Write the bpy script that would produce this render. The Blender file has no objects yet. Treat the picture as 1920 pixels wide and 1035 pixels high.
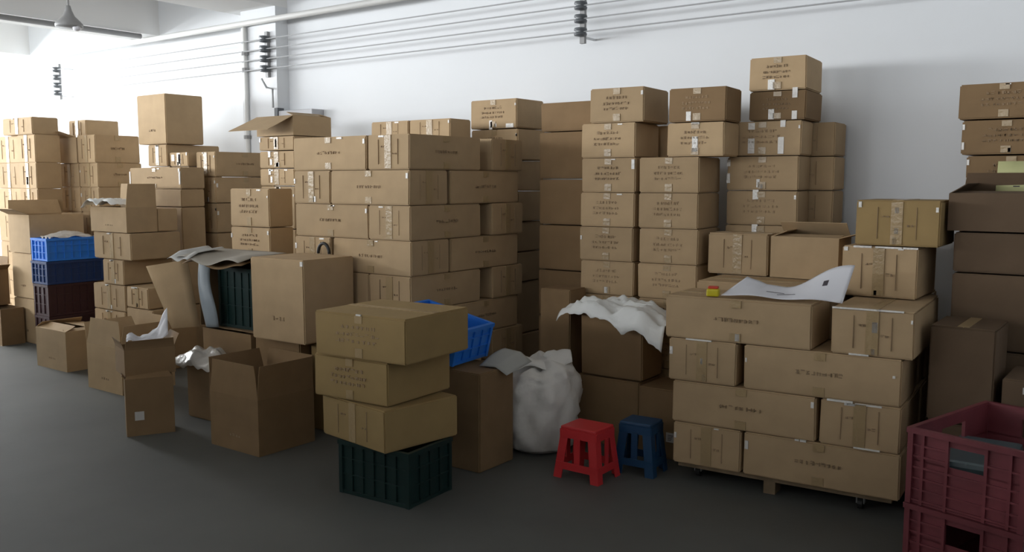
import bpy, bmesh, math, random
from mathutils import Vector, Matrix, noise
R = math.radians
rnd = random.Random(7)
SC = bpy.context.scene
COL = SC.collection
# ---------------------------------------------------------------- camera, world, light
# axes: +x runs right along the long white wall, +y runs into it, z up; metres
cam_d = bpy.data.cameras.new('camera'); cam = bpy.data.objects.new('camera', cam_d); COL.objects.link(cam)
cam_d.sensor_width = 36.0; cam_d.lens = 36.0 * 1676.0 / 1920.0
cam.location = (0, 0, 1.6); cam.rotation_euler = (R(90 - 6.04), 0, R(36.5))
SC.camera = cam
SC.view_settings.view_transform = 'Standard'; SC.view_settings.look = 'None'
SC.view_settings.exposure = 0.12; SC.view_settings.gamma = 1.0; SC.view_settings.use_curve_mapping = False
W = bpy.data.worlds.new('sky'); SC.world = W; W.use_nodes = True
W.node_tree.nodes['Background'].inputs[0].default_value = (0.75, 0.85, 1.0, 1)
W.node_tree.nodes['Background'].inputs[1].default_value = 1.0
XL, XR, YF, YB, ZC = -15.5, 3.0, -7.0, 5.95, 3.85
END_WINDOWS = [(-5.6, -2.6), (-2.0, 1.0), (1.8, 4.8)]       # y spans in the far left end wall
FRONT_WINDOWS = [(-14.6, -12.0), (-11.3, -8.7), (-8.0, -5.4), (-4.7, -2.1), (-1.4, 1.2)]  # x spans in the wall behind the camera side
def area(name, loc, rot, sx, sy, power, colr):
    l = bpy.data.lights.new(name, 'AREA'); l.shape = 'RECTANGLE'; l.size = sx; l.size_y = sy; l.energy = power; l.color = colr
    o = bpy.data.objects.new(name, l); COL.objects.link(o); o.location = loc; o.rotation_euler = rot
    return o
for a, b in END_WINDOWS:
    area('daylight', (XL + 0.12, (a + b) / 2, 2.65), (0, R(-90), 0), 1.7, b - a, 460, (0.95, 0.98, 1.0))
for i, (a, b) in enumerate(FRONT_WINDOWS):
    area('daylight', ((a + b) / 2, YF + 0.12, 2.65), (R(90), 0, 0), b - a, 1.7, [210, 190, 170, 150, 130][i], (0.98, 0.99, 1.0))

# ---------------------------------------------------------------- materials
def mat(name, colr, rough=0.7, var=0.0, noise_scale=0, noise_amt=0.0, metal=0.0, spec=0.5, bump=0.0, bump_scale=60, trans=0.0, alpha=1.0):
    m = bpy.data.materials.new(name); m.use_nodes = True
    nt = m.node_tree; N = nt.nodes; Lk = nt.links; p = N['Principled BSDF']
    p.inputs['Base Color'].default_value = (*colr, 1); p.inputs['Roughness'].default_value = rough
    p.inputs['Metallic'].default_value = metal; p.inputs['Specular IOR Level'].default_value = spec
    p.inputs['Transmission Weight'].default_value = trans; p.inputs['Alpha'].default_value = alpha
    tc = N.new('ShaderNodeTexCoord')
    src = None
    if var > 0:
        oi = N.new('ShaderNodeObjectInfo'); mr = N.new('ShaderNodeMapRange')
        mr.inputs[3].default_value = 1 - var; mr.inputs[4].default_value = 1 + var
        Lk.new(oi.outputs['Random'], mr.inputs[0]); src = mr.outputs[0]
    if noise_amt > 0:
        nz = N.new('ShaderNodeTexNoise'); nz.inputs['Scale'].default_value = noise_scale; nz.inputs['Detail'].default_value = 4
        Lk.new(tc.outputs['Object'], nz.inputs['Vector'])
        m2 = N.new('ShaderNodeMapRange'); m2.inputs[1].default_value = 0.3; m2.inputs[2].default_value = 0.7
        m2.inputs[3].default_value = 1 - noise_amt; m2.inputs[4].default_value = 1 + noise_amt
        Lk.new(nz.outputs['Fac'], m2.inputs[0])
        if src:
            mm = N.new('ShaderNodeMath'); mm.operation = 'MULTIPLY'; Lk.new(src, mm.inputs[0]); Lk.new(m2.outputs[0], mm.inputs[1]); src = mm.outputs[0]
        else: src = m2.outputs[0]
    if src:
        vm = N.new('ShaderNodeVectorMath'); vm.operation = 'SCALE'; vm.inputs[0].default_value = colr
        Lk.new(src, vm.inputs['Scale']); Lk.new(vm.outputs[0], p.inputs['Base Color'])
    if bump > 0:
        n2 = N.new('ShaderNodeTexNoise'); n2.inputs['Scale'].default_value = bump_scale; n2.inputs['Detail'].default_value = 3
        Lk.new(tc.outputs['Object'], n2.inputs['Vector'])
        bp = N.new('ShaderNodeBump'); bp.inputs['Strength'].default_value = bump; bp.inputs['Distance'].default_value = 0.01
        Lk.new(n2.outputs['Fac'], bp.inputs['Height']); Lk.new(bp.outputs[0], p.inputs['Normal'])
    return m
CARD = mat('cardboard', (0.47, 0.335, 0.195), 0.8, 0.10, 7, 0.06, spec=0.25, bump=0.10, bump_scale=18)
CARD_SHADED = mat('cardboard_shaded', (0.15, 0.10, 0.062), 0.8, 0.08, 7, 0.07, spec=0.25, bump=0.10, bump_scale=18)  # brown cardboard with the shade of the recessed right-hand cartons in its colour
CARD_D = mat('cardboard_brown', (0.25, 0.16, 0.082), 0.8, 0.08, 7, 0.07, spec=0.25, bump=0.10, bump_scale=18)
CARD_Y = mat('cardboard_tan', (0.35, 0.24, 0.105), 0.8, 0.05, 7, 0.06, spec=0.25, bump=0.10, bump_scale=18)
PRINT = mat('faded_print', (0.345, 0.24, 0.142), 0.8, 0.15)
INK = mat('dark_ink', (0.06, 0.05, 0.06), 0.7)
TAPE = mat('packing_tape', (0.395, 0.28, 0.145), 0.3, 0.05, spec=0.6, bump=0.35, bump_scale=45)
SHINE = mat('crumpled_tape_glint', (0.80, 0.77, 0.72), 0.25, 0.05, spec=0.8, bump=0.5, bump_scale=80)  # whitish colour paints the glint on glossy clear tape
STICK = mat('white_sticker', (0.62, 0.60, 0.57), 0.6)
WALL = mat('white_paint', (0.76, 0.78, 0.80), 0.7, 0, 0.5, 0.02, bump=0.05, bump_scale=6)
CEIL = mat('ceiling_paint', (0.82, 0.82, 0.81), 0.8, 0, 0.6, 0.02)
FLOOR = mat('grey_concrete', (0.105, 0.107, 0.098), 0.62, 0, 1.3, 0.14, bump=0.08, bump_scale=12)
PIPE = mat('pale_pipe', (0.72, 0.72, 0.70), 0.5)
GREYP = mat('grey_conduit', (0.30, 0.30, 0.30), 0.5)
WIRE = mat('grey_wire', (0.40, 0.41, 0.42), 0.6)
INSUL = mat('dark_insulator', (0.10, 0.11, 0.12), 0.35)
STEEL = mat('steel', (0.55, 0.55, 0.55), 0.3, metal=1.0)
BLUE = mat('blue_plastic', (0.02, 0.20, 0.75), 0.4, bump=0.05)
NAVY = mat('navy_plastic', (0.012, 0.04, 0.15), 0.4, bump=0.05)
MAROON = mat('maroon_plastic', (0.05, 0.018, 0.022), 0.45, bump=0.05)
REDC = mat('dark_red_plastic', (0.165, 0.036, 0.044), 0.42, 0, 5, 0.2, bump=0.05)
GREEN = mat('dark_green_plastic', (0.008, 0.028, 0.026), 0.4, bump=0.05)
RED = mat('red_plastic', (0.66, 0.04, 0.045), 0.38)
TEAL = mat('teal_plastic', (0.014, 0.06, 0.14), 0.4)
SACK = mat('white_woven_sack', (0.82, 0.79, 0.74), 0.75, 0, 9, 0.05, bump=0.45, bump_scale=16)
CLOTH = mat('white_cloth', (0.84, 0.85, 0.83), 0.7, bump=0.4, bump_scale=14)
PAPER = mat('white_paper', (0.72, 0.72, 0.76), 0.6)
GPAPER = mat('grey_paper', (0.36, 0.33, 0.28), 0.7)
PLAST = mat('clear_plastic_bag', (0.62, 0.58, 0.53), 0.3, spec=0.7, bump=0.6, bump_scale=30)
BLUEBAG = mat('pale_blue_plastic', (0.33, 0.38, 0.42), 0.35, bump=0.3, bump_scale=12)
YPAPER = mat('yellow_green_card', (0.55, 0.55, 0.27), 0.7)
YELL = mat('yellow_plastic', (0.62, 0.52, 0.02), 0.4)
WOOD = mat('pallet_wood', (0.24, 0.17, 0.10), 0.8, 0, 12, 0.2)
BLACK = mat('black_rubber', (0.02, 0.02, 0.02), 0.6)
GLASS = mat('window_glass', (0.9, 0.95, 1.0), 0.05, trans=1.0)
ALU = mat('window_frame_white', (0.7, 0.7, 0.7), 0.4)

# ---------------------------------------------------------------- mesh helpers
def box(bm, x0, x1, y0, y1, z0, z1, M=None):
    if isinstance(bm, list): bm.append(bmesh.new()); bm = bm[-1]
    vs = [bm.verts.new(Vector((x, y, z)) if M is None else M @ Vector((x, y, z))) for z in (z0, z1) for y in (y0, y1) for x in (x0, x1)]
    for f in ((0, 2, 3, 1), (4, 5, 7, 6), (0, 1, 5, 4), (2, 6, 7, 3), (0, 4, 6, 2), (1, 3, 7, 5)):
        bm.faces.new([vs[i] for i in f])
    return vs
def tube(bm, pts, r, n=8, cap=True):
    pts = [Vector(p) for p in pts]; rings = []
    for i, p in enumerate(pts):
        d = (pts[min(i + 1, len(pts) - 1)] - pts[max(i - 1, 0)]).normalized()
        u = d.cross(Vector((0, 0, 1)))
        if u.length < 1e-3: u = Vector((1, 0, 0))
        u.normalize(); v = d.cross(u); rr = r[i] if isinstance(r, (list, tuple)) else r
        rings.append([bm.verts.new(p + (u * math.cos(2 * math.pi * k / n) + v * math.sin(2 * math.pi * k / n)) * rr) for k in range(n)])
    for a, b in zip(rings, rings[1:]):
        for k in range(n): bm.faces.new([a[k], a[(k + 1) % n], b[(k + 1) % n], b[k]])
    if cap: bm.faces.new(rings[0][::-1]); bm.faces.new(rings[-1])
def lathe(bm, prof, n=24, c=(0, 0, 0)):
    rings = []
    for r, z in prof: rings.append([bm.verts.new((c[0] + r * math.cos(2 * math.pi * k / n), c[1] + r * math.sin(2 * math.pi * k / n), c[2] + z)) for k in range(n)])
    for a, b in zip(rings, rings[1:]):
        for k in range(n): bm.faces.new([a[k], a[(k + 1) % n], b[(k + 1) % n], b[k]])
    bm.faces.new(rings[0][::-1]); bm.faces.new(rings[-1])
def obj(name, bm, m, parent=None, loc=None, rz=0, smooth=False, bevel=0, seg=2):
    if bevel:
        bmesh.ops.bevel(bm, geom=bm.edges[:], offset=bevel, segments=seg, affect='EDGES', profile=0.6)
    bmesh.ops.recalc_face_normals(bm, faces=bm.faces)
    me = bpy.data.meshes.new(name); bm.to_mesh(me); bm.free(); me.materials.append(m)
    if smooth:
        for f in me.polygons: f.use_smooth = True
    o = bpy.data.objects.new(name, me); COL.objects.link(o)
    if parent: o.parent = parent
    if loc is not None: o.location = loc
    o.rotation_euler = (0, 0, rz)
    return o
def tag(o, label, cat, group=None):
    o['label'] = label; o['category'] = cat
    if group: o['group'] = group
    return o
def empty(name, loc, rz=0):
    o = bpy.data.objects.new(name, None); o.empty_display_size = 0.1; COL.objects.link(o); o.location = loc; o.rotation_euler = (0, 0, rz); return o
def struct(name, bm, m):
    o = obj(name, bm, m); o['kind'] = 'structure'; return o
def sheet(name, fn, nu, nv, m, th=0.0015, parent=None, loc=None, rz=0):
    bm = bmesh.new(); g = [[bm.verts.new(fn(i / nu, j / nv)) for i in range(nu + 1)] for j in range(nv + 1)]
    for j in range(nv):
        for i in range(nu): bm.faces.new([g[j][i], g[j][i + 1], g[j + 1][i + 1], g[j + 1][i]])
    bmesh.ops.recalc_face_normals(bm, faces=bm.faces)
    bmesh.ops.solidify(bm, geom=bm.faces[:], thickness=th)
    return obj(name, bm, m, parent, loc, rz, smooth=True)

# ---------------------------------------------------------------- setting
bm = bmesh.new(); box(bm, XL - 0.2, XR + 0.2, YF - 0.2, YB + 0.2, -0.15, 0); struct('floor', bm, FLOOR)
bm = bmesh.new(); box(bm, XL - 0.2, XR + 0.2, YF - 0.2, YB + 0.2, ZC, ZC + 0.2); struct('ceiling', bm, CEIL)
bm = bmesh.new(); box(bm, XL - 0.2, XR + 0.2, YB, YB + 0.2, 0, ZC); struct('wall_back', bm, WALL)
bm = bmesh.new(); box(bm, XR, XR + 0.2, YF, YB, 0, ZC); struct('wall_right', bm, WALL)
WZ0, WZ1 = 1.75, 3.55
def holed(name, along, spans, lo, hi, p0, p1):
    bm = bmesh.new()
    def b(a0, a1, z0, z1):
        if along == 'y': box(bm, p0, p1, a0, a1, z0, z1)
        else: box(bm, a0, a1, p0, p1, z0, z1)
    b(lo, hi, 0, WZ0); b(lo, hi, WZ1, ZC); e = [lo] + [v for s in spans for v in s] + [hi]
    for k in range(0, len(e), 2): b(e[k], e[k + 1], WZ0, WZ1)
    return struct(name, bm, WALL)
holed('wall_left', 'y', END_WINDOWS, YF, YB, XL - 0.2, XL)
holed('wall_front', 'x', FRONT_WINDOWS, XL, XR, YF - 0.2, YF)
def window(n, along, a, b, p):
    e = empty('window_%d' % n, (0, 0, 0)); e['kind'] = 'structure'
    bm = bmesh.new(); g = bmesh.new()
    def bb(m_, a0, a1, z0, z1, t):
        if along == 'y': box(m_, p - t, p + t, a0, a1, z0, z1)
        else: box(m_, a0, a1, p - t, p + t, z0, z1)
    for z in (WZ0, (WZ0 + WZ1) / 2 + 0.3, WZ1 - 0.05): bb(bm, a, b, z, z + 0.05, 0.03)
    for k in range(4):
        t = a + (b - a - 0.05) * k / 3; bb(bm, t, t + 0.05, WZ0, WZ1, 0.03)
    bb(g, a, b, WZ0, WZ1, 0.004)
    obj('window_frame', bm, ALU, e); obj('window_pane', g, GLASS, e)
for i, (a, b) in enumerate(END_WINDOWS): window(i + 1, 'y', a, b, XL - 0.1)
for i, (a, b) in enumerate(FRONT_WINDOWS): window(i + 4, 'x', a, b, YF - 0.1)
# unseen partition behind and left of camera, added to shade the lower scene
bm = bmesh.new(); box(bm, -10.0, -3.5, -1.75, -1.65, 0, 1.85); box(bm, -3.5, XR, -1.75, -1.65, 0, 2.3); box(bm, -10.1, -10.0, -1.75, 3.1, 0, 2.1); struct('shade_partition', bm, mat('shade_partition_grey', (0.22, 0.21, 0.19), 0.8))
# pilaster and the ceiling beams that run from the wall across the room
bm = bmesh.new(); box(bm, -7.70, -7.16, 5.80, YB, 0, 3.3); struct('trim_1', bm, WALL)
for k, (a, b, z) in enumerate([(-7.86, -7.16, 3.30), (-9.9, -9.37, 3.24), (-13.0, -12.4, 3.27), (-3.2, -2.5, 3.35)]):
    bm = bmesh.new(); box(bm, a, b, YF, YB, z, ZC); struct('trim_%d' % (k + 2), bm, CEIL)

# ---------------------------------------------------------------- wall services
bm = bmesh.new(); tube(bm, [(-15.4, 5.755, 3.165), (0.5, 5.755, 3.165)], 0.030)
tag(obj('wall_pipe', bm, PIPE, smooth=True), 'long pale pipe running level along the top of the white wall', 'pipe')
bm = bmesh.new(); tube(bm, [(-9.34, -6.9, 3.20), (-9.34, 5.70, 3.20)], 0.028)
tag(obj('ceiling_conduit', bm, GREYP, smooth=True), 'grey conduit hung below the ceiling beam, crossing the room to the wall pipe', 'pipe')
bm = bmesh.new(); tube(bm, [(-7.61, 5.776, 0.0), (-7.61, 5.776, 3.14)], 0.022)
t = tag(obj('vertical_pipe', bm, PIPE, smooth=True), 'pale vertical pipe coming down the wall pilaster', 'pipe')
for z in (2.86, 2.70, 2.03):
    bm = bmesh.new(); tube(bm, [(-7.61, 5.77, z), (-7.61, 5.77, z + 0.035)], 0.036); obj('clamp', bm, GREYP, t)
for k in range(4):
    bm = bmesh.new(); z = 2.70 + k * 0.095
    pts = []
    for i in range(60):
        x = -15.3 + i * 16.2 / 59; s = ((x + 15.3) % 3.85) / 3.85; pts.append((x, 5.745 - 0.0, z))
    tube(bm, pts, 0.0055, 6)
    tag(obj('power_cable', bm, WIRE, smooth=True), 'thin grey cable strung along the white wall, %s of four' % ['lowest', 'second lowest', 'second highest', 'highest'][k], 'cable', 'cables strung along the wall')
for x, ds in ((-11.32, 'small dark insulator bracket at the far left of the wall'), (-7.27, 'dark insulator bracket on the pilaster, above the open flap carton'), (-3.62, 'dark insulator bracket high on the wall, top centre')):
    e = empty('insulator_bracket', (x, 5.745, 2.62)); tag(e, ds, 'insulator bracket', 'insulator brackets on the wall')
    bm = bmesh.new(); box(bm, -0.02, 0.02, 0.02, 0.05, 0.0, 0.44)
    obj('bracket', bm, GREYP, e)
    for z in (0.04, 0.38): bm = bmesh.new(); box(bm, -0.008, 0.008, 0.05, 0.204 if abs(x + 7.27) > .1 else .054, z, z + 0.014); obj('support_arm', bm, WALL, e)
    for k in range(4):
        bm = bmesh.new(); lathe(bm, [(0.015, 0), (0.046, 0.006), (0.050, 0.022), (0.028, 0.034), (0.050, 0.046), (0.046, 0.062), (0.015, 0.068)], 14, (0, 0, 0.046 + k * 0.095)); obj('insulator', bm, INSUL, e, smooth=True)
bm = bmesh.new(); tube(bm, [(-7.27, 5.70, 2.60), (-7.27, 5.76, 2.52), (-7.18, 5.76, 2.50), (-7.18, 5.76, 2.32)], 0.011)
tag(obj('drop_wire', bm, WIRE, smooth=True), 'bent wire dropping from the pilaster insulators to the grey meter box', 'cable')
e = empty('meter_box', (-7.12, 5.82, 2.12)); tag(e, 'small grey electrical box on the wall behind the open flap carton', 'electrical box')
bm = bmesh.new(); box(bm, -0.03, 0.46, -0.02, 0.13, 0, 0.17); obj('housing', bm, mat('grey_housing', (0.45, 0.45, 0.47), 0.5), e, bevel=0.008)
bm = bmesh.new(); box(bm, -0.08, -0.032, -0.03, 0.05, 0.10, 0.20); obj('switch', bm, INSUL, e)
e = empty('pendant_lamp', (-7.95, 4.17, 2.95)); tag(e, 'grey bell-shaped lamp hanging from a rod at the upper left', 'lamp')
bm = bmesh.new(); lathe(bm, [(0.112, 0.0), (0.115, 0.03), (0.095, 0.055), (0.05, 0.10), (0.028, 0.15), (0.018, 0.19)], 24); obj('lamp_shade', bm, GREYP, e, smooth=True)
bm = bmesh.new(); tube(bm, [(0, 0, 0.18), (0, 0, ZC - 2.95)], 0.010); obj('rod', bm, GREYP, e)
bm = bmesh.new(); lathe(bm, [(0.01, -0.035), (0.028, -0.028), (0.034, -0.008), (0.02, 0.01)], 12, (0.09, 0.02, 0)); obj('bulb', bm, PAPER, e, smooth=True)

# ---------------------------------------------------------------- cartons
ORD = ['topmost', 'second', 'third', 'fourth', 'fifth', 'sixth', 'seventh', 'eighth', 'ninth', 'tenth', 'eleventh', 'twelfth']
def strokes(bm, P, u0, z0, n, cw, ch, r):
    for i in range(n):
        u = u0 + i * cw
        for k in range(r.randint(2, 4)):
            if r.random() < 0.55:
                z = z0 + ch * r.random(); P(bm, u + cw * 0.08, u + cw * (0.6 + 0.3 * r.random()), z, z + ch * 0.17)
            else:
                a = u + cw * (0.1 + 0.6 * r.random()); P(bm, a, a + cw * 0.17, z0 + ch * 0.2 * r.random(), z0 + ch * (0.8 + 0.2 * r.random()))
def marks(bmp, bmt, bms, P, w, h, kind, r, glint):
    if kind == 'long':
        n = 9; cw = w * 0.034; strokes(bmp, P, w * 0.5 - n * cw / 2, h * 0.47, n, cw, h * 0.085, r)
        P(bmt, w * 0.5 - 0.028, w * 0.5 + 0.028, h * 0.80, h - 0.008); P(bmt, w * 0.5 - 0.028, w * 0.5 + 0.028, 0.008, h * 0.22)
    elif kind == 'short':
        P(bmt, w * 0.5 - 0.028, w * 0.5 + 0.028, 0.008, h - 0.008)
        a, b = w * 0.27, w * 0.73; t = 0.0022
        P(bmp, a, a + t, h * 0.15, h * 0.85); P(bmp, b - t, b, h * 0.15, h * 0.85)
        strokes(bmp, P, a + 0.02, h * 0.62, 2, (b - a) / 9, h * 0.05, r); strokes(bmp, P, b - 0.05, h * 0.42, 2, (b - a) / 9, h * 0.05, r)
    elif kind == 'text':
        strokes(bmp, P, w * 0.30, h * 0.66, 7, w * 0.055, h * 0.085, r)
        strokes(bmp, P, w * 0.24, h * 0.50, 9, w * 0.055, h * 0.075, r); strokes(bmp, P, w * 0.24, h * 0.35, 8, w * 0.058, h * 0.075, r)
        P(bmt, w * 0.5 - 0.024, w * 0.5 + 0.024, h * 0.80, h - 0.008); P(bmt, w * 0.5 - 0.024, w * 0.5 + 0.024, 0.008, h * 0.24)
    elif kind == 'line':
        strokes(bmp, P, w * 0.4, h * 0.25, 4, w * 0.06, h * 0.05, r)
    for k in range(glint):  # pale patches painted as glints on the tape and edges
        q = r.random(); s = 0.010 + 0.012 * r.random()
        if q < 0.35: u = w * (0.25 + 0.5 * r.random()); P(bms, u, u + s * 2.4, h - 0.010 - s * 0.5, h - 0.009)
        elif q < 0.6: u = w * 0.5 + 0.05 * (r.random() - 0.5); P(bms, u, u + s * 1.2, 0.010, 0.010 + s * 2)
        elif q < 0.8: P(bms, 0.010, 0.010 + s * 0.8, h * 0.6, h * 0.6 + s * 2)
        else: P(bms, w - 0.012 - s * 0.8, w - 0.012, h * 0.75, h * 0.75 + s * 1.6)
def carton(label, loc, rz, w, d, h, front='short', side=None, m=None, glint=1, top=False, group=None, name='cardboard_box', jit=0.003, sticker=None, patches=()):
    """closed carton, origin at its front left bottom corner"""
    r = random.Random(hash((round(loc[0], 3), round(loc[1], 3), round(loc[2], 3))) & 0xffff)
    m = m or CARD; g = 0.003
    bm = bmesh.new(); vs = box(bm, g, w - g, g, d - g, 0, h - 0.003)
    for i, v in enumerate(vs): v.co += Vector((r.uniform(-jit, jit), r.uniform(-jit, jit), 0 if i < 4 else r.uniform(-jit, 0) * 0.4))
    bmesh.ops.bevel(bm, geom=bm.edges[:], offset=0.007, segments=2, affect='EDGES')
    o = obj(name, bm, m, None, loc, rz)
    tag(o, label, 'box', group)
    bp, bt, bs = bmesh.new(), [], []
    e = 0.0015
    F = lambda b, u0, u1, z0, z1: box(b, u0, u1, g - jit - e, g + 0.004, z0, z1)
    S = lambda b, u0, u1, z0, z1: box(b, w - g - 0.004, w - g + jit + e, u0, u1, z0, z1)
    if front: marks(bp, bt, bs, F, w, h, front, r, glint)
    if side: marks(bp, bt, bs, S, d, h, side, r, max(0, glint - 1))
    for (u, z, pw, ph) in patches: F(bs, u * w - pw / 2, u * w + pw / 2, z * h - ph / 2, z * h + ph / 2)
    if top:
        hw = (d if w >= d else w)
        tb = bmesh.new()
        if w >= d: box(bt, 0.01, w - 0.01, d / 2 - 0.025, d / 2 + 0.025, h - 0.004, h + 0.0012)
        else: box(bt, w / 2 - 0.025, w / 2 + 0.025, 0.01, d - 0.01, h - 0.004, h + 0.0012)
        if w >= d:
            box(tb, 0.008, w - 0.008, 0.008, d / 2 - 0.002, h - 0.006, h - 0.001); box(tb, 0.008, w - 0.008, d / 2 + 0.002, d - 0.008, h - 0.006, h - 0.001)
        else:
            box(tb, 0.008, w / 2 - 0.002, 0.008, d - 0.008, h - 0.006, h - 0.001); box(tb, w / 2 + 0.002, w - 0.008, 0.008, d - 0.008, h - 0.006, h - 0.001)
        obj('top_flaps', tb, m, o)
    for b, n, mm in ((bp, 'print', PRINT), (bt, 'tape', TAPE), (bs, 'tape_glint', SHINE)):
        for q in (b if isinstance(b, list) else [b]):
            if q.verts: obj(n, q, mm, o)
            else: q.free()
    if sticker:
        u, z, sw = sticker; b = bmesh.new(); F(b, u * w - sw / 2, u * w + sw / 2, z * h - sw / 2, z * h + sw / 2)
        s = obj('sticker', b, STICK, o); s['label'] = 'white sticker'
        b = bmesh.new()
        for k in range(4): box(b, u * w - sw * 0.3, u * w + sw * (0.1 + 0.07 * k), g - jit - e - 0.0008, g, z * h - sw * 0.3 + k * sw * 0.17, z * h - sw * 0.3 + k * sw * 0.17 + sw * 0.06)
        obj('sticker_print', b, INK, s)
    return o
def frame(O, deg):
    c, s = math.cos(R(deg)), math.sin(R(deg))
    return lambda x, y, z: (O[0] + c * x - s * y, O[1] + s * x + c * y, z)
def open_carton(label, loc, rz, w, d, h, flaps, m=None, marks_front=None, sticker=None, group=None, fill=0.0):
    """flaps: side -> (angle from upright, + leaning out, length[, end taper])"""
    m = m or CARD; t = 0.005
    bm = bmesh.new()
    box(bm, 0, w, 0, d, 0, t); box(bm, 0, w, 0, t, t, h); box(bm, 0, w, d - t, d, t, h); box(bm, 0, t, t, d - t, t, h); box(bm, w - t, w, t, d - t, t, h)
    o = obj('open_cardboard_box', bm, m, None, loc, rz); tag(o, label, 'box', group)
    for k, v in flaps.items():
        a, L = R(v[0]), v[1]; tp = v[2] if len(v) > 2 else 0.02
        out = {'f': Vector((0, -1, 0)), 'b': Vector((0, 1, 0)), 'l': Vector((-1, 0, 0)), 'r': Vector((1, 0, 0))}[k]
        p0, p1 = {'f': ((0, 0), (w, 0)), 'b': ((w, d), (0, d)), 'l': ((0, d), (0, 0)), 'r': ((w, 0), (w, d))}[k]
        p0 = Vector((*p0, h)) - out * t * 0.5; p1 = Vector((*p1, h)) - out * t * 0.5
        dr = (p1 - p0).normalized(); up = Vector((0, 0, math.cos(a))) + out * math.sin(a); nn = dr.cross(up).normalized()
        bm = bmesh.new(); n = 4; rows = []
        for j in range(n + 1):
            s = j / n; c = up * (L * s) + out * (0.012 * s * s)
            q0 = p0 + dr * (tp * s + 0.002) + c; q1 = p1 - dr * (tp * s + 0.002) + c
            rows.append([bm.verts.new(q) for q in (q0 - nn * 0.002, q1 - nn * 0.002, q1 + nn * 0.002, q0 + nn * 0.002)])
        for A, B in zip(rows, rows[1:]):
            for i in range(4): bm.faces.new([A[i], A[(i + 1) % 4], B[(i + 1) % 4], B[i]])
        bm.faces.new(rows[0][::-1]); bm.faces.new(rows[-1])
        obj('flap', bm, m, o)
    r = random.Random(3)
    bp, bt, bs = bmesh.new(), [], []
    F = lambda b, u0, u1, z0, z1: box(b, u0, u1, -0.0015, 0.003, z0, z1)
    if marks_front: marks(bp, bt, bs, F, w, h, marks_front, r, 0)
    for b, nme, mm in ((bp, 'print', PRINT), (bt, 'tape', TAPE), (bs, 'tape_glint', SHINE)):
        for q in (b if isinstance(b, list) else [b]):
            if q.verts: obj(nme, q, mm, o)
            else: q.free()
    if sticker:
        u, z, sw = sticker; b = bmesh.new(); F(b, u * w - sw / 2, u * w + sw / 2, z * h - sw / 2, z * h + sw / 2); s = obj('sticker', b, STICK, o); s['label'] = 'white sticker'
    return o

# --- M: the big interlocked block of long cartons in the middle, on a pallet
H = 0.225
def pallet(label, loc, rz, w, d, h):
    e = empty('pallet', loc, rz); tag(e, label, 'pallet')
    bm = bmesh.new()
    for k in range(6): a = k * (w - 0.12) / 5; box(bm, a, a + 0.12, 0, d, h - 0.02, h)
    obj('deck_boards', bm, WOOD, e)
    bm = bmesh.new()
    for k in range(3): a = k * (d - 0.08) / 2; box(bm, 0, w, a, a + 0.08, 0, h - 0.02)
    obj('bearers', bm, WOOD, e)
pallet('low wooden pallet under the big middle block of cartons', (-4.92, 4.15, 0), 0, 1.08, 1.10, 0.1)
FM = frame((-4.95, 4.13), 0)
for k in range(8):                        # k = 0 is the top course
    z = 0.1 + H * (7 - k); c = ORD[k] + ' course from top'
    n = ORD[k]
    if k % 2 == 0:
        L = [('long carton, left front', 0, 0, .722, .37, 'long', None), ('short end carton at the corner', .728, 0, .375, .715, 'short', 'long'),
             ('end-on carton at rear right', .735, .83, .375 if k else .375, .37, None, 'short'), ('carton at rear left', 0, .38, .37, .72, None, None)]
    else:
        L = [('short end carton, left front', 0, 0, .37, .72, 'short', None), ('long carton reaching the corner', .378, 0, .725, .375, 'long', 'short'),
             ('long carton along the right side', .733, .385, .37, .765, None, 'long'), ('carton at rear left', 0, .75, .72, .37, None, None)]
    for ds, x, y, w, d, fr, sd in L:
        if 'rear' in ds and 'left' in ds: lab, grp = 'carton at the back left corner, %s course from the top of middle block' % n.replace('topmost', 'first'), 'cartons of the big middle block'
        else: lab, grp = ds + ', %s course from the top of middle block' % n.replace('topmost', 'first'), 'cartons of the big middle block'
        p = FM(x + rnd.uniform(-.004, .004), y + rnd.uniform(-.005, .005), z)
        carton(lab, p, 0, w, d, H, fr, sd, glint=2 if fr and 'left' in ds else 1, group=grp)
for x, w, ds in ((-4.97, .395, 'left'), (-4.57, .40, 'right')):
    carton('flat carton lying on the back of the middle block, the %s of two' % ds, (x, 4.9, 1.905), 0, w, .235, .145, 'short', None, group='flat cartons on the middle block')
# --- Y, Z: columns behind and right of M
for k, (z0, z1) in enumerate([(2.0, 2.22), (1.76, 1.995), (1.53, 1.755), (1.30, 1.525), (1.07, 1.295), (0.84, 1.065), (0.44, 0.835), (0, 0.435)]):
    carton('%s carton down in the column rising just behind the middle block' % ORD[k], (-4.43 + (0.01 * (k % 2)), 5.44, z0), 0, .45, .36, z1 - z0, 'text', None, glint=2, group='column behind the middle block',
           patches=((.45, .12, .028, .07), (.85, .08, .07, .03)) if k == 0 else ())
for k, (z0, z1) in enumerate([(1.95, 2.15), (1.62, 1.945), (1.30, 1.615), (0.98, 1.295), (0.65, 0.975), (0.33, 0.645), (0, 0.325)]):
    carton('%s carton of the shaded column between middle block and wall stacks' % ORD[k], (-3.65, 5.25 if k else 5.27, z0), 0, .50, .42, z1 - z0, None, None, CARD_D, 0, group='shaded column in the gap')
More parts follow.
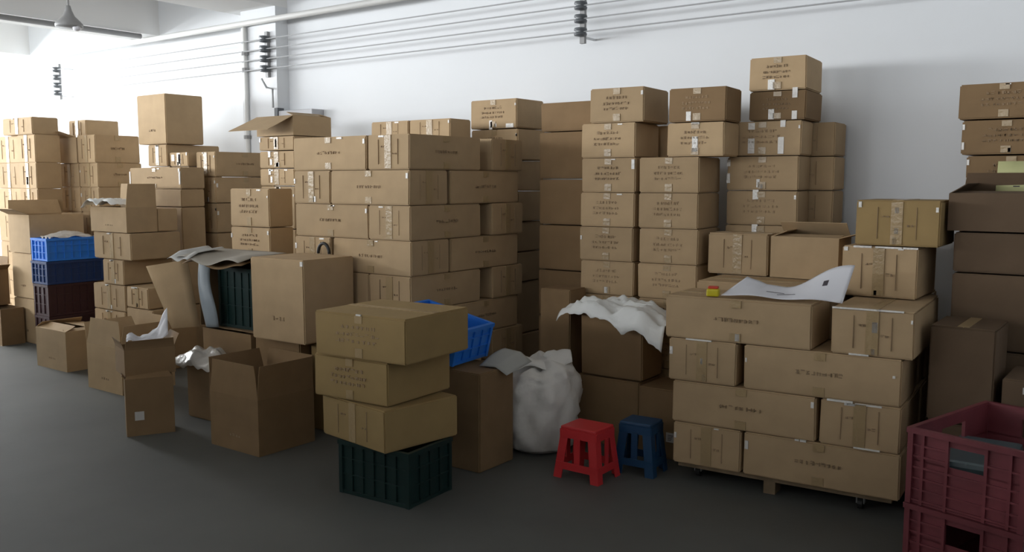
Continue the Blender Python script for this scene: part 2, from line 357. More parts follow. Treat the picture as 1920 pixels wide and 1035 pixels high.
# --- P: text-printed cartons against the wall
O4 = (-2.71, 4.96); FP = frame(O4, 4); r4 = R(4); HP = 0.2188
for k in range(9):
    carton('%s carton of the leftmost printed wall stack' % (ORD[k + 1] if k < 9 else ''), FP(-.395 + rnd.uniform(-.006, .006), rnd.uniform(0, .008), HP * (8 - k)), r4, .385, .37, HP, 'text', None, glint=1, group='leftmost printed wall stack',
           patches=((.95, .8, .02, .06),) if k == 1 else ())
carton('topmost carton of the leftmost printed wall stack, shifted right', FP(-.33, 0, HP * 9), r4, .38, .39, .217, 'text', None, glint=1, group='leftmost printed wall stack')
for k in range(5):
    carton('carton behind the leftmost printed stack, %s from the floor' % ['first', 'second', 'third', 'fourth', 'fifth'][k], FP(-.36, .42, .394 * k), r4, .40, .38, .39, None, None, glint=0, group='cartons behind the leftmost printed stack')
for k in range(8):
    carton('%s carton of the second printed wall stack from the left' % ORD[k + 2], FP(.015 + rnd.uniform(0, .012), rnd.uniform(0, .008), HP * (7 - k)), r4, .395, .38, HP, 'text', None, glint=0, group='second printed wall stack')
carton('second carton of the second printed wall stack, pushed to the right', FP(.20, .0, HP * 8), r4, .36, .285, .203, 'text', None, glint=0, group='second printed wall stack', patches=((.5, .35, .035, .09), (.5, .95, .05, .012)))
carton('topmost carton of the second printed wall stack', FP(.205, .0, HP * 8 + .205), r4, .365, .285, .203, 'text', None, glint=0, group='second printed wall stack', patches=((.36, .16, .03, .055),), m=CARD_D)
zc = 0.0
c3 = [(0, .222), (.222, .444), (.444, .666), (.666, .888), (.888, 1.11), (1.11, 1.335), (1.335, 1.545), (1.547, 1.755), (1.757, 1.965)]
for k, (a, b) in enumerate(c3[::-1]):
    big = k == 0
    carton('%s carton of the tallest printed stack%s' % (ORD[k + 2], ', with two bright tape glints' if big else ''), FP(.455 if big else .475, .30, a), r4, .475 if big else .445, .265, b - a, 'text', None, glint=1, group='tallest printed wall stack',
           patches=((.05, .75, .02, .05), (.04, .2, .02, .05), (.36, .85, .04, .04), (.36, .28, .04, .09), (.76, .9, .03, .04), (.74, .28, .035, .1)) if big else (((.03, .8, .02, .04), (.03, .35, .02, .06), (.45, .2, .02, .05)) if k == 1 else ((.42, .88, .035, .06),)))
for k, (a, b) in enumerate(c3[::-1]):
    carton('%s carton squeezed behind the tallest printed stack' % ORD[k], FP(.66, .575, a), r4, .40, .29, b - a, 'short', None, glint=0, group='cartons behind the tallest stack')
carton('second carton of the tallest printed stack, tape glints at its lower edge', FP(.605, .30, 1.967), r4, .345, .38, .175, 'text', None, CARD_D, 0, group='tallest printed wall stack', patches=((.4, .2, .035, .06), (.8, .15, .03, .05), (.8, .9, .03, .06)))
carton('topmost carton of the tallest printed stack', FP(.60, .30, 2.144), r4, .345, .385, .20, 'text', None, glint=0, group='tallest printed wall stack', patches=((.40, .17, .04, .06),))

# --- F: pile on the wheeled dolly in the right foreground
FF = frame((-2.094, 4.28), 3.7); rf = R(3.7)
rowz = [0.1, 0.325, 0.55, 0.778]
for k in range(4):
    z = rowz[3 - k]; h = (rowz + [1.003])[4 - k] - z; n = ['top', 'second', 'third', 'bottom'][k]
    if k % 2 == 0:
        ox = -.055 if k == 0 else -.01
        L = [('long', 'long carton at the front left of the %s row' % n, ox, 0, .765 if k == 0 else .755, .375), ('short', 'end-on carton at the front right of the %s row' % n, .80 if k == 0 else .760, 0, .375, .75)]
    else:
        L = [('short', 'end-on carton at the front left of the %s row' % n, -.035 if k == 1 else 0, 0, .375, .75), ('long', 'long carton at the front right of the %s row' % n, .375 if k == 1 else .385, 0, .755, .375)]
    for st, ds, x, y, w, d in L:
        carton(ds + ' on the dolly pile', FF(x, y, z), rf, w, d, h, st, None, glint=(1 if st == 'long' else 2), top=(k == 0), group='cartons of the dolly pile',
               patches={(0, 'short'): ((.30, .985, .22, .008), (.7, .985, .12, .008), (.53, .62, .025, .05), (.35, .015, .09, .008)), (1, 'short'): ((.45, .985, .14, .007), (.5, .5, .012, .03)), (2, 'short'): ((.25, .985, .12, .01), (.6, .96, .12, .008), (.6, .015, .12, .008)), (3, 'long'): ((.40, .985, .03, .01), (.36, .985, .02, .008)), (1, 'long'): ((.95, .62, .012, .012),)}.get((k, st), ()))
    if k % 2 == 0: X = [('centre rear', -.03, .38, .775, .37)]
    else: X = [('centre rear', .385, .38, .735, .37)]
    for ds, x, y, w, d in X + [('far left rear', -.03, .76, .575, .215), ('far right rear', .55, .76, .575, .27)]:
        hh = 1.045 - z if (k == 0 and x < .5) else h
        carton('%s carton of the %s row, dolly pile' % (ds, n), FF(x, y, z), rf, w, d, hh, None, 'short' if 'right' in ds else None, glint=0, top=(k == 0), group='cartons of the dolly pile')
e = empty('wheeled_dolly', (-2.094, 4.28, 0), rf); tag(e, 'low wooden dolly on castors under the right foreground pile', 'dolly')
bm = bmesh.new(); box(bm, .02, 1.10, .04, 1.0, .072, .098); obj('platform', bm, WOOD, e)
for x, y in ((.10, .14), (.95, .10), (.10, .9), (.95, .9)):
    bm = bmesh.new(); tube(bm, [(x - .012, y, .03), (x + .012, y, .03)], .03, 14); w_ = obj('castor_wheel', bm, BLACK, e)
    bm = bmesh.new(); box(bm, x - .02, x - .014, y - .018, y + .018, .03, .072); box(bm, x + .014, x + .02, y - .018, y + .018, .03, .072); box(bm, x - .02, x + .02, y - .02, y + .02, .064, .072); obj('castor_fork', bm, STEEL, w_)
bm = bmesh.new(); box(bm, .48, .54, .06, .16, 0.0, .072); obj('wood_block', bm, WOOD, e)
# boxes standing on the rear of the dolly pile
carton('carton on top of the dolly pile rear, left of the part-open one', (-2.255, 5.035, 1.05), 0, .375, .23, .245, 'short', None, top=True, glint=0, group='two cartons on the dolly pile rear')
open_carton('carton with loosely folded top flaps on the dolly pile rear', (-1.865, 5.035, 1.05), 0, .385, .235, .235, {'f': (-84, .11, .0), 'b': (-52, .13, .0), 'r': (72, .12), 'l': (-70, .1)}, marks_front=None, group='two cartons on the dolly pile rear')
carton('shiny-edged carton standing on the right end of the dolly pile', (-1.39, 4.78, 1.048 - .04), 0, .375, .45, .262, 'short', None, glint=2, group='two cartons stacked on the dolly pile', patches=((.28, .98, .09, .01), (.62, .98, .13, .009), (.9, .98, .07, .009), (.06, .93, .02, .02)))
carton('uppermost carton at the right end of the dolly pile', (-1.335, 4.80, 1.273), R(1.5), .41, .43, .232, 'short', None, CARD_Y, 2, top=True, group='two cartons stacked on the dolly pile', patches=((.06, .9, .015, .03), (.50, .78, .02, .03), (.50, .33, .02, .03)))

# --- right edge
for k, (x, z0, z1) in enumerate([(-.985, 1.935, 2.125), (-.965, 1.745, 1.93), (-.935, 1.555, 1.74), (-.95, 1.36, 1.55), (-.95, 1.16, 1.355), (-.95, .77, 1.155), (-.95, .385, .765), (-.95, 0, .38)]):
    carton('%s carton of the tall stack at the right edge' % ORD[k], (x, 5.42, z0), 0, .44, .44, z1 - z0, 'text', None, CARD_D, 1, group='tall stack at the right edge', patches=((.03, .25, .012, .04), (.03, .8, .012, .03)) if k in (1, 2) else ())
open_carton('dark open-topped carton in front of the right edge stack', (-.915, 4.92, 1.355), R(1), .56, .42, .185, {'f': (-85, .12, .01), 'l': (-60, .10), 'b': (-30, .12), 'r': (70, .1)}, m=CARD_SHADED)
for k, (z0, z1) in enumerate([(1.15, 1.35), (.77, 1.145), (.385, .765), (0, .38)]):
    carton('%s dark carton under the open-topped one at the right edge' % ['first', 'second', 'third', 'lowest'][k], (-.885, 4.92, z0), 0, .54, .42, z1 - z0, None, None, CARD_SHADED, 0, group='dark cartons below the open-topped one')
carton('dark carton with pale top edge behind the dark red crate', (-.895, 4.52, .475), 0, .285, .36, .455, None, None, CARD_SHADED, 0, top=True, group='dark cartons behind the dark red crate')
carton('lower dark carton behind the dark red crate', (-.895, 4.52, 0), 0, .285, .36, .47, None, None, CARD_SHADED, 0, group='dark cartons behind the dark red crate')
carton('dark carton beyond the right edge of the dark red crate', (-.58, 4.5, 0), 0, .40, .36, .72, None, None, CARD_SHADED, 0, sticker=(.25, .93, .03))
o = sheet('yellow_card', lambda u, v: Vector((-.765 + .30 * u, 5.30 + .05 * v, 1.50 + .205 * v)), 4, 4, YPAPER, .002)
tag(o, 'yellow-green printed card leaning in the open-topped carton at right', 'card')
bm = bmesh.new()
for a, b, z in ((.04, .10, .11), (.05, .085, .095), (.08, .11, .075), (.14, .19, .12)): box(bm, -.765 + a, -.765 + b, 5.30 + z / .205 * .05 - .004, 5.30 + z / .205 * .05 + .001, 1.50 + z - .003, 1.50 + z + .003)
obj('print', bm, INK, o)

# --- crates
def crate(label, loc, rz, w, d, h, m, style='solid', group=None, tilt=None, name='plastic_crate'):
    e = empty(name, loc, rz); tag(e, label, 'crate', group)
    if tilt: e.rotation_euler = (R(tilt[0]), R(tilt[1]), rz)
    t = .004; bm = bmesh.new()
    i = .012
    box(bm, i, w - i, i, d - i, 0, .008)
    def wall(a0, a1, P):
        if style == 'solid':
            P(a0 + .01, a1 - .01, .0, h - .01, i, i + t)
            n = max(2, int((a1 - a0) / .075))
            for k in range(n + 1): a = a0 + i + k * (a1 - a0 - 2 * i - .006) / n; P(a, a + .006, .02, h - .03, .003, i)
            for z in (h * .36, h * .66): P(a0 + i, a1 - i, z, z + .006, .004, i)
            P(a0 + i, a1 - i, 0, .018, .004, i)
        else:
            L = a1 - a0; c0, c1 = a0 + L * .36, a0 + L * .66
            P(a0 + i, a1 - i, 0, h * .58, i + .003, i + t + .003)                       # solid lower panel
            P(a0 + i, c0, h * .56, h - .01, i + .003, i + t + .003); P(c1, a1 - i, h * .56, h - .01, i + .003, i + t + .003)
            P(c0, c1, h * .84, h - .01, i + .003, i + t + .003)                          # bridge over the hand hole
            for k in range(6): z = .012 + k * h * .145; P(a0 + i, (a1 - i) if z < h * .55 else c0, z, z + .008, i - .006, i + .004)
            P(c1, a1 - i, h * .70, h * .70 + .008, i - .006, i + .004)
            for a in (a0 + L * .12, c0 - .012, c1, a1 - L * .12 - .012): P(a, a + .012, 0, h - .01, i - .007, i + .004)
    wall(0, w, lambda a, b, z0, z1, p, q: box(bm, a, b, p, q, z0, z1))
    wall(0, w, lambda a, b, z0, z1, p, q: box(bm, a, b, d - q, d - p, z0, z1))
    wall(0, d, lambda a, b, z0, z1, p, q: box(bm, p, q, a, b, z0, z1))
    wall(0, d, lambda a, b, z0, z1, p, q: box(bm, w - q, w - p, a, b, z0, z1))
    obj('crate_body', bm, m, e)
    for x in (0, w - .022):
        for y in (0, d - .022):
            bm = bmesh.new(); box(bm, x, x + .022, y, y + .022, 0, h - .012); obj('corner_post', bm, m, e)
    bm = bmesh.new()
    box(bm, -.004, w + .004, -.004, .018, h - .022, h); box(bm, -.004, w + .004, d - .018, d + .004, h - .022, h)
    box(bm, -.004, .018, .018, d - .018, h - .022, h); box(bm, w - .018, w + .004, .018, d - .018, h - .022, h)
    obj('rim', bm, m, e)
    return e
crate('upper of two dark red slatted crates at the right foreground', (-.807, 3.767, .31), R(-15), .45, .69, .31, REDC, 'slat', 'dark red crates')
crate('lower of two dark red slatted crates at the right foreground', (-.807, 3.767, 0), R(-15), .45, .69, .308, REDC, 'slat', 'dark red crates')
bm = bmesh.new(); box(bm, -.70, -.45, 3.80, 4.25, .33, .50)
tag(obj('folded_plastic', bm, mat('teal_grey_plastic', (.07, .11, .12), .3), bevel=.02), 'grey-teal plastic bundle seen through the dark red crate', 'bundle')
crate('dark green crate under the centre foreground cartons', (-3.387, 3.075, 0), R(3.5), .465, .35, .28, GREEN)
# --- centre foreground stack
carton('lowest of three cartons on the dark green crate', (-3.535, 3.10, .282), R(-8), .535, .48, .215, 'short', None, CARD_Y, 0, group='three cartons on the green crate')
carton('middle of three cartons on the dark green crate', (-3.545, 3.055, .50), R(2.5), .515, .50, .22, 'text', None, CARD_Y, 0, group='three cartons on the green crate')
carton('topmost of three cartons on the dark green crate', (-3.50, 3.03, .723), R(4), .60, .52, .225, 'text', None, CARD_Y, 0, top=True, group='three cartons on the green crate', patches=((.5, .985, .03, .008),))
# --- box with blue crate
carton('brown carton under the tilted blue crate, behind centre stack', (-3.42, 3.73, 0), 0, .44, .32, .56, None, None, CARD_D, 0)
crate('bright blue crate tilted on a carton behind the centre stack', (-3.63, 3.67, .685), R(6), .48, .37, .205, BLUE, 'solid', tilt=(0, 13))
o = sheet('paper_sheet', lambda u, v: Vector((-3.10 + .17 * u + .03 * v, 3.88 + .20 * v + .03 * u, .566 + .03 * math.sin(2.2 * v) * (1 - u) - .10 * max(0, u - .6) + .05 * v)), 10, 10, mat('dull_white_paper', (.42, .42, .39), .6), .001)
tag(o, 'dull white paper sheet hanging off the carton beside the blue crate', 'paper')
# --- sack
def sack():
    bm = bmesh.new(); n = 56; prof = [(.02, 0), (.15, .003), (.20, .03), (.232, .12), (.243, .24), (.238, .34), (.225, .42), (.20, .475), (.15, .50), (.09, .515), (.05, .512)]
    rings = []
    for j in range(41):
        s = j / 40 * (len(prof) - 1); a = min(int(s), len(prof) - 2); f = s - a
        r_ = prof[a][0] * (1 - f) + prof[a + 1][0] * f; z = prof[a][1] * (1 - f) + prof[a + 1][1] * f; ring = []
        for k in range(n):
            th = 2 * math.pi * k / n; v = Vector((math.cos(th) * 1.6, math.sin(th) * 1.6, z * 5))
            nz = noise.fractal(v * 1.4, 0.7, 2.0, 4) * .034 * min(1, z / .08 + .1)
            fold = .010 * math.sin(9 * th + 6 * z) * min(1, max(0, (z - .2)) * 4)
            rr = r_ + nz + fold; ring.append(bm.verts.new((rr * math.cos(th) * (1 - .12 * z), rr * math.sin(th) * .9, z + (.05 * math.sin(th * 1 + .9) + .02 * math.sin(5 * th)) * max(0, z - .38) / .12 * .8)))
        rings.append(ring)
    for a, b in zip(rings, rings[1:]):
        for k in range(n): bm.faces.new([a[k], a[(k + 1) % n], b[(k + 1) % n], b[k]])
    bm.faces.new(rings[0][::-1]); bm.faces.new(rings[-1])
    o = obj('woven_sack', bm, SACK, None, (-3.0, 4.335, 0), R(40), smooth=True); o.scale = (1.03, 1.03, 1.03)
    tag(o, 'bulging white woven sack standing behind the red stool', 'sack')
    def rag(u, v):
        return Vector((-.14 + .32 * u, -.08 + .20 * v + .02 * math.sin(9 * u), .475 + .05 * math.sin(math.pi * v) + .02 * math.sin(7 * u + 3 * v) + .035 * u))
    sheet('sack_mouth', rag, 22, 12, SACK, .004, o)
sack()
# --- stools
def stool(label, loc, rz, m, w=.285, d=.235, h=.285):
    e = empty('plastic_stool', loc, rz); tag(e, label, 'stool')
    tw, td = w * .78, d * .82
    bm = bmesh.new(); box(bm, -tw / 2, tw / 2, -td / 2, td / 2, h - .022, h); obj('seat', bm, m, e, bevel=.009, seg=3)
    def quad_leg(sx, sy):
        bm = bmesh.new(); W = .050
        pts = []
        for z, hw, hd in ((0, w / 2, d / 2), (h - .02, tw / 2 - .003, td / 2 - .003)):
            x1, y1 = sx * hw, sy * hd; x0, y0 = x1 - sx * W, y1 - sy * W; t = .006
            # an L-shaped section open towards the middle of the stool
            pts.append([bm.verts.new(p) for p in ((x1, y1, z), (x0, y1, z), (x0, y1 - sy * t, z), (x1 - sx * t, y1 - sy * t, z), (x1 - sx * t, y0, z), (x1, y0, z))])
        a, b = pts
        for i in range(6): bm.faces.new([a[i], a[(i + 1) % 6], b[(i + 1) % 6], b[i]])
        for q in (a, b): bm.faces.new([q[0], q[1], q[2], q[3]]); bm.faces.new([q[0], q[3], q[4], q[5]])
        obj('leg', bm, m, e)
    for sx in (-1, 1):
        for sy in (-1, 1): quad_leg(sx, sy)
    def panel(P, a, at):
        # apron under the seat, mid slat and low rail
        P(-at * .98, at * .98, h - .062, h - .018); P(-a * .98 + .01, a * .98 - .01, .050, .090); P(-.018, .018, .085, h - .055)
    for s in (-1, 1):
        bm = bmesh.new()
        def P(u0, u1, z0, z1, s=s):
            zm = (z0 + z1) / 2; y = s * (d / 2 + (td / 2 - d / 2) * zm / h); y0, y1 = sorted((y, y - s * .006)); box(bm, u0, u1, y0, y1, z0, z1)
        panel(P, w / 2, tw / 2); obj('side_panel', bm, m, e)
        bm = bmesh.new()
        def P(u0, u1, z0, z1, s=s):
            zm = (z0 + z1) / 2; x = s * (w / 2 + (tw / 2 - w / 2) * zm / h); x0, x1 = sorted((x, x - s * .006)); box(bm, x0, x1, u0, u1, z0, z1)
        panel(P, d / 2, td / 2); obj('side_panel', bm, m, e)
stool('low red plastic stool in front of the white sack', (-2.495, 4.06, 0), 0, RED)
stool('dark blue plastic stool half hidden behind the red stool', (-2.30, 4.31, 0), R(4), TEAL, .24, .2, .29)
# --- E: cartons left of the dolly pile, with cloth
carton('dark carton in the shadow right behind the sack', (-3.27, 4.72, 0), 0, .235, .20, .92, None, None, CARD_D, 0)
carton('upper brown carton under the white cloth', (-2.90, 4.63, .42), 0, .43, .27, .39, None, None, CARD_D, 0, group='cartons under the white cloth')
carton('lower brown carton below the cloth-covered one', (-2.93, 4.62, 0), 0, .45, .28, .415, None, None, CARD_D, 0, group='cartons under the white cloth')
carton('small brown carton with white sticker beside the dolly pile', (-2.47, 4.58, 0), 0, .30, .32, .41, None, None, CARD_D, 0, sticker=(.72, .32, .055))
def cloth(u, v):
    x = -3.03 + .73 * u; y = 4.56 + .34 * v - .02 * u
    z = .825 + .035 * abs(math.sin(5 * u + 2.5 * v)) + .045 * math.exp(-((u - .38) ** 2) / .02 - (v - .6) ** 2 / .1) + .045 * noise.noise(Vector((u * 7, v * 6, 3))) + .02 * noise.noise(Vector((u * 16, v * 12, 5)))
    edge = max(0, u - .72); z -= .28 * edge * (1.2 - v); edge = max(0, .12 - v); z -= .9 * edge * (0.25 + u)
    z -= .35 * max(0, .16 - u)
    return Vector((x, y - .02 * edge, z))
o = sheet('white_cloth', cloth, 44, 26, CLOTH, .003); tag(o, 'crumpled white cloth draped over the brown carton beside the dolly pile', 'cloth')
# paper roll and tape measure on the dolly pile
def pap(u, v):
    q = max(0, (u - .45) / .55); p_ = max(0, (.30 - u) / .30)
    return Vector((-1.86 + .60 * u + .08 * p_ * v + .03 * q * v, 4.33 + .05 * u + (.15 - .07 * q) * v, 1.014 + .01 * math.sin(u * 6) ** 2 + v * (.045 + .135 * q * q * (3 - 2 * q) + .045 * p_)))
o = sheet('curled_paper', pap, 36, 10, PAPER, .0012); tag(o, 'long curled white paper lying on top of the dolly pile', 'paper')
bm = bmesh.new()
def pm(u0, u1, v0, v1):
    A = [pap(u0, v0), pap(u1, v0), pap(u1, v1), pap(u0, v1)]; nz = Vector((0, -.0012, .0016)); bm.faces.new([bm.verts.new(p + nz) for p in A])
pm(.80, .84, .45, .62); pm(.45, .6, .30, .33); pm(.35, .5, .42, .45)
obj('print', bm, INK, o)
e = empty('tape_measure', (-1.905, 4.335, 1.006), R(15)); tag(e, 'small red and yellow tape measure lying on the dolly pile', 'tape measure')
bm = bmesh.new(); box(bm, -.032, .032, -.028, .028, 0, .040); obj('case', bm, YELL, e, bevel=.010, seg=3, smooth=False)
bm = bmesh.new(); box(bm, -.026, .026, -.020, .026, .040, .052); obj('cap', bm, mat('red_cap', (.6, .05, .03), .4), e, bevel=.005)

# --- left foreground
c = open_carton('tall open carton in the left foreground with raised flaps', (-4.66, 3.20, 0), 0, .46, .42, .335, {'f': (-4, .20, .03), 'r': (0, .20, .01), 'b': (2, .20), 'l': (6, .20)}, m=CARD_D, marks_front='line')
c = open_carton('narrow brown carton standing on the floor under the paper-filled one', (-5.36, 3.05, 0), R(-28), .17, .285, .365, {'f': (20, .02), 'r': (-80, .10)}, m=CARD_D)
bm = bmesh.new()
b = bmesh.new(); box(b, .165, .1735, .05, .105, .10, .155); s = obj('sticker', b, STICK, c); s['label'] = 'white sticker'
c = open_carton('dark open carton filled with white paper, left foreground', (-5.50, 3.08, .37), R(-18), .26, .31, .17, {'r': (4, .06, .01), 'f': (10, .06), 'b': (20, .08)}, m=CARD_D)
def wp(u, v): return Vector((-5.40 + .10 * u - .11 * v, 3.10 + .24 * u + .07 * v, .545 + .02 * abs(math.sin(u * 7 + 1)) + .03 * v + .13 * max(0, u - .5) ** 1.5 * 2.8 * (.25 + v) + .025 * noise.noise(Vector((u * 5, v * 5, 0)))))
o = sheet('crumpled_paper', wp, 16, 12, PAPER, .001); tag(o, 'crumpled white paper sticking out of the dark open carton', 'paper')
c = open_carton('open carton with upright front flap, left of the paper-filled carton', (-6.75, 3.55, 0), 0, .49, .44, .355, {'f': (-8, .20, .045), 'b': (-3, .19, .02), 'r': (2, .17), 'l': (20, .16)}, marks_front='line')
c = open_carton('small carton with part-open top beside the dark crates', (-7.92, 3.72, 0), 0, .51, .40, .34, {'f': (-72, .12, .03), 'b': (-86, .18, .0), 'l': (-60, .1), 'r': (-84, .1)}, marks_front='line')
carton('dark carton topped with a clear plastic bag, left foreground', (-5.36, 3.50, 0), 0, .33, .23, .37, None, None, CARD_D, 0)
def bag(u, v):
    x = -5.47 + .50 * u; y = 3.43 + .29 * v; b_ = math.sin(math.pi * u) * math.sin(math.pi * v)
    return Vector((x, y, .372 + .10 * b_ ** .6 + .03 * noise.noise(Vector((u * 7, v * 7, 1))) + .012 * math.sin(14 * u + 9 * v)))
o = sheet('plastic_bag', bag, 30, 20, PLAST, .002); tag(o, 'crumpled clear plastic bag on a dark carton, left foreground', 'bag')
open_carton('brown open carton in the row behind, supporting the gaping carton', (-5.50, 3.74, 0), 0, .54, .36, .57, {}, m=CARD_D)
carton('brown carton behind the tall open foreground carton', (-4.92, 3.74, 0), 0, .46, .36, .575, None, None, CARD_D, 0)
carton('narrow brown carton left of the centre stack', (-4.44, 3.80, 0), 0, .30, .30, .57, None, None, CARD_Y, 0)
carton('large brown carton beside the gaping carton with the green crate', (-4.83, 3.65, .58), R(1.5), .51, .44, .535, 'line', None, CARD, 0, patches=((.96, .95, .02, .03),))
# gaping carton: lies with its mouth to the room
def gaping():
    w, d, h, t = .70, .36, .50, .006
    bm = bmesh.new(); box(bm, 0, w, 0, d, 0, t); box(bm, 0, w, 0, d, h - t, h); box(bm, 0, t, 0, d, t, h - t); box(bm, w - t, w, 0, d, t, h - t); box(bm, 0, w, d - t, d, t, h - t)
    o = obj('gaping_cardboard_box', bm, CARD_D, None, (-5.555, 3.76, .578)); tag(o, 'large carton gaping towards the room with a dark green crate inside', 'box')
    def lf(u, v): return Vector((.05 - u * (.08 + .17 * v) - .12 * v, -.04 - .17 * u, .0 + (h - .03) * v - .05 * u * v))
    f = sheet('flap', lf, 4, 4, CARD, .005, o); 
    def tf(u, v): return Vector((.0 + .66 * u, -.13 * v, h + .005 - .05 * v + .02 * math.sin(8 * u) * v))
    sheet('flap', tf, 16, 4, CARD_D, .005, o)
    return o
gaping()
crate('dark green crate standing inside the gaping carton', (-5.375, 3.79, .588), 0, .505, .28, .42, GREEN)
def bb(u, v): return Vector((-5.50 + .05 * (1 - v) + (.15 + .02 * math.sin(6 * v)) * u, 3.74 - .05 * math.sin(3 * u) - .03 * math.sin(math.pi * v), .59 + .47 * v))
o = sheet('plastic_sheet', bb, 10, 14, BLUEBAG, .002); tag(o, 'pale blue-grey plastic sheet bulging from the gaping carton', 'plastic sheet')
def gp(u, v):
    return Vector((-5.60 + .74 * u, 3.58 + .40 * v, 1.085 + .025 * math.sin(9 * u) * (1 - v) + .03 * v - .07 * max(0, .3 - v)))
o = sheet('grey_paper_sheet', gp, 30, 10, GPAPER, .0015); tag(o, 'wrinkled grey-brown paper sheet covering the top of the gaping carton', 'paper')
def gp2(u, v): return Vector((-5.62 + .24 * u, 3.555 + .30 * v, 1.10 + .012 * math.sin(9 * u) + .03 * v - .12 * max(0, .3 - v)))
o = sheet('white_paper_sheet', gp2, 10, 10, mat('offwhite_paper', (.5, .5, .48), .6), .0015); tag(o, 'off-white paper sheet on the left end of the gaping carton', 'paper')
bm = bmesh.new(); tube(bm, [(-4.60 + .055 * math.cos(a), 4.08, 1.115 + .07 * math.sin(a)) for a in [math.pi * k / 12 for k in range(13)]], .011, 8)
tag(obj('black_strap', bm, BLACK, smooth=True), 'black arched handle poking up behind the large brown carton', 'handle')

# --- V column
for k, (z0, z1) in enumerate([(1.265, 1.55), (1.05, 1.262), (.79, 1.047), (.53, .787), (.265, .527), (0, .262)]):
    carton('%s carton of the narrow column left of the middle block' % ORD[k], (-5.78, 4.2, z0), 0, .465, .23, z1 - z0, 'text', None, glint=2, group='narrow column left of the middle block')
# --- W column with the flap carton
for k, (z0, z1) in enumerate([(1.865, 1.985), (1.715, 1.86), (1.565, 1.71), (1.2, 1.56), (.8, 1.195), (.4, .795), (0, .395)]):
    carton('%s carton under the wide-flap carton left of the middle block' % ['first', 'second', 'third', 'fourth', 'fifth', 'sixth', 'seventh'][k], (-6.44, 5.0, z0), 0, .46, .41, z1 - z0, 'short', None, glint=2, group='cartons under the wide-flap carton', patches=((.5, .5, .02, .07),) if k == 0 else ((.3, .8, .03, .05), (.35, .35, .025, .05)))
open_carton('carton with a wide flap spread to the left, before the wall', (-6.46, 5.0, 1.987), 0, .48, .42, .165, {'f': (116, .30, -.02), 'r': (-75, .12), 'b': (-80, .1)}, m=CARD)
# --- s columns and cube
for k, (z0, z1) in enumerate([(1.645, 1.88), (1.40, 1.642), (1.12, 1.397), (.84, 1.117), (.56, .837), (.28, .557), (0, .277)]):
    carton('%s carton of the deep dark stack left of the flap carton' % ORD[k], (-7.52, 5.10, z0), 0, .305, .68, z1 - z0, 'short' if k < 3 else None, 'long', glint=2, group='deep dark stack')
carton('small shiny-taped carton between the cube carton and the dark stack', (-7.87, 5.05, 1.745), 0, .30, .30, .135, 'short', None, glint=2, patches=((.2, .6, .05, .06), (.55, .5, .03, .09)))
for z0, z1, ds in ((.875, 1.742, 'upper'), (0, .872, 'lower')):
    carton('hidden %s carton under the small shiny-taped one' % ds, (-7.86, 5.06, z0), 0, .29, .34, z1 - z0, None, None, glint=0)
carton('big cube-shaped carton standing highest at the left', (-8.32, 5.0, 1.962), 0, .49, .42, .48, 'line', None, CARD, 0)
carton('carton directly under the big cube-shaped carton', (-8.21, 5.03, 1.75), 0, .33, .60, .21, 'short', None, glint=1)
for z0, z1, ds in ((1.3, 1.747, 'upper'), (.65, 1.297, 'middle'), (0, .647, 'lowest')):
    carton('%s hidden carton of the column carrying the cube carton' % ds, (-8.22, 5.05, z0), 0, .345, .6, z1 - z0, None, None, glint=0)
# --- T
for k, (z0, z1) in enumerate([(1.535, 1.73), (1.37, 1.532), (.93, 1.367), (.47, .927), (0, .467)]):
    carton('%s wide carton of the stack below the big cube' % ORD[k], (-8.08, 4.75, z0), 0, .835, .255, z1 - z0, 'long' if k == 0 else None, None, glint=2 if k == 0 else 0, group='wide cartons below the big cube', patches=((.985, .5, .015, .12), (.015, .5, .015, .12)) if k == 0 else ())
# --- Q
open_carton('open carton with paper inside, tall flap on its right', (-7.71, 4.15, 1.165), 0, .575, .285, .215, {'r': (2, .20, .012), 'b': (-2, .20, .02)}, marks_front='line')
for k, (x, w, z0, z1) in enumerate([(-7.69, .605, .93, 1.162), (-7.55, .33, .71, .927), (-7.73, .52, .48, .707), (-7.73, .50, .24, .477), (-7.73, .50, 0, .237)]):
    carton('%s carton under the open paper-filled carton at left' % ['first', 'second', 'third', 'fourth', 'fifth'][k], (x, 4.15, z0), 0, w, .48, z1 - z0, 'short', None, glint=1, group='cartons under the paper-filled one', patches=((.45, .95, .05, .012),))
carton('upper small carton right of the column under paper-filled box', (-7.195, 4.15, .53), 0, .335, .40, .18, 'short', None, glint=1, patches=((.4, .95, .09, .012),))
carton('lower carton hidden behind the flap-fronted open carton', (-7.2, 4.15, 0), 0, .40, .42, .527, None, None, glint=0)
carton('plain carton tucked behind the open paper-filled carton at left', (-7.70, 4.44, 1.165), 0, .565, .20, .20, None, None, glint=0)
def qp(u, v): return Vector((-7.78 + .50 * u, 4.10 + .34 * v, 1.40 + .05 * abs(math.sin(6 * u + v)) + .02 * noise.noise(Vector((u * 8, v * 8, 2))) - .10 * max(0, .2 - u) - .05 * max(0, .2 - v)))
o = sheet('crumpled_wrapping', qp, 26, 12, CLOTH, .0015); tag(o, 'crumpled white wrapping spilling from the paper-filled carton at left', 'wrapping')
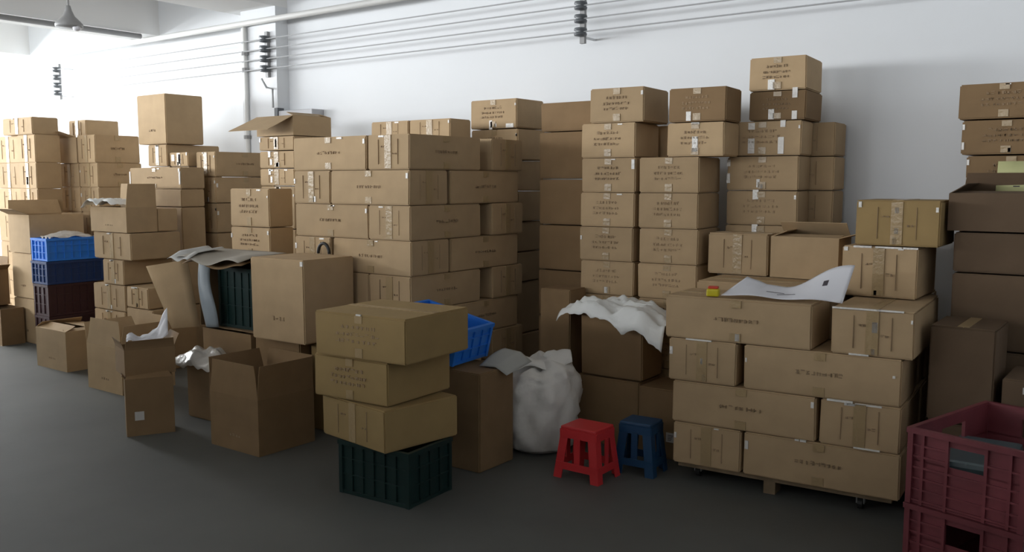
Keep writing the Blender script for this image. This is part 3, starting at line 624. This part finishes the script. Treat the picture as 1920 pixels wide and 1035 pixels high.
# --- blue and maroon crates
crate('light blue crate on top of the dark crates at left', (-8.85, 4.16, .845), 0, .30, .50, .215, BLUE, 'solid', 'crates stacked at left')
crate('navy blue crate under the light blue one', (-8.85, 4.15, .622), 0, .30, .56, .218, NAVY, 'solid', 'crates stacked at left')
crate('upper maroon crate below the navy blue crate', (-8.85, 4.16, .315), 0, .28, .48, .302, MAROON, 'solid', 'crates stacked at left')
crate('lowest maroon crate of the stack at left', (-8.85, 4.16, 0), 0, .28, .48, .312, MAROON, 'solid', 'crates stacked at left')
def bf(u, v): return Vector((-8.80 + .22 * u, 4.22 + .42 * v, 1.065 + .05 * math.sin(math.pi * u) * math.sin(math.pi * v) + .012 * math.sin(20 * u + 12 * v)))
o = sheet('plastic_film', bf, 14, 14, PLAST, .0015); tag(o, 'crumpled clear film lying in the light blue crate', 'plastic film')
# --- open dark box behind crates
open_carton('dark open carton behind the light blue crate', (-9.38, 4.20, .90), 0, .43, .54, .375, {'l': (10, .14), 'f': (65, .14, .03)}, m=CARD)
for z0, z1, ds in ((.45, .897, 'upper'), (0, .447, 'lower')):
    carton('%s carton below the dark open one behind the crates' % ds, (-9.36, 4.20, z0), 0, .42, .5, z1 - z0, 'line', None, glint=0)
# --- left edge open boxes
open_carton('low open carton on the floor at the left edge', (-9.72, 3.96, 0), 0, .60, .22, .36, {}, m=CARD_D)
open_carton('open carton stacked at the left edge above the low one', (-9.98, 4.0, .365), 0, .56, .19, .36, {'b': (5, .12), 'r': (60, .10)}, m=CARD_D)
# --- far left stacks
for k, (z0, z1) in enumerate([(1.795, 2.078), (1.525, 1.792), (1.275, 1.522), (.95, 1.272), (.64, .947), (.32, .637), (0, .317)]):
    carton('%s carton of the bright far left stack, under the wide one' % ['first', 'second', 'third', 'fourth', 'fifth', 'sixth', 'seventh'][k], (-9.80, 4.52, z0), 0, .375, .27, z1 - z0 + .0055, 'short', None, glint=0, group='bright far left stack', patches=((.5, .3, .035, .08),) if k in (1, 2) else ())
    carton('%s carton of the outermost stack at the left edge' % ORD[k], (-10.40, 4.56, z0), 0, .59, .27, z1 - z0 + .0055, 'short', None, glint=0, group='outermost left stack')
carton('wide carton on top of the far left stacks', (-10.06, 4.50, 2.082), 0, .635, .28, .18, 'short', None, glint=1)
for k, (z0, z1) in enumerate([(1.54, 1.79), (1.28, 1.537), (.85, 1.277), (.43, .847), (0, .427)]):
    carton('%s carton of the narrow stack behind the bright far left one' % ORD[k + 1], (-9.75, 4.92, z0), 0, .425, .48, z1 - z0 + .0055, 'short', None, glint=0, group='narrow far left stack')
    carton('%s carton of the darker stack left of the cube carton' % ORD[k + 1], (-9.323, 4.92, z0), 0, .365, .50, z1 - z0 + .0055, 'short', 'long', glint=1, group='darker stack left of the cube')
open_carton('carton with a small lit flap atop the narrow far left stack', (-9.69, 4.90, 1.793), 0, .37, .46, .27, {'f': (70, .16, .03)})
carton('topmost carton of the darker stack left of the cube carton', (-9.31, 4.90, 1.793), 0, .355, .50, .29, 'short', 'long', glint=0, group='darker stack left of the cube')
carton('carton resting on the narrow far left stack near the wall', (-9.70, 5.02, 2.10 - .035), 0, .36, .38, .19, 'short', None, glint=0)
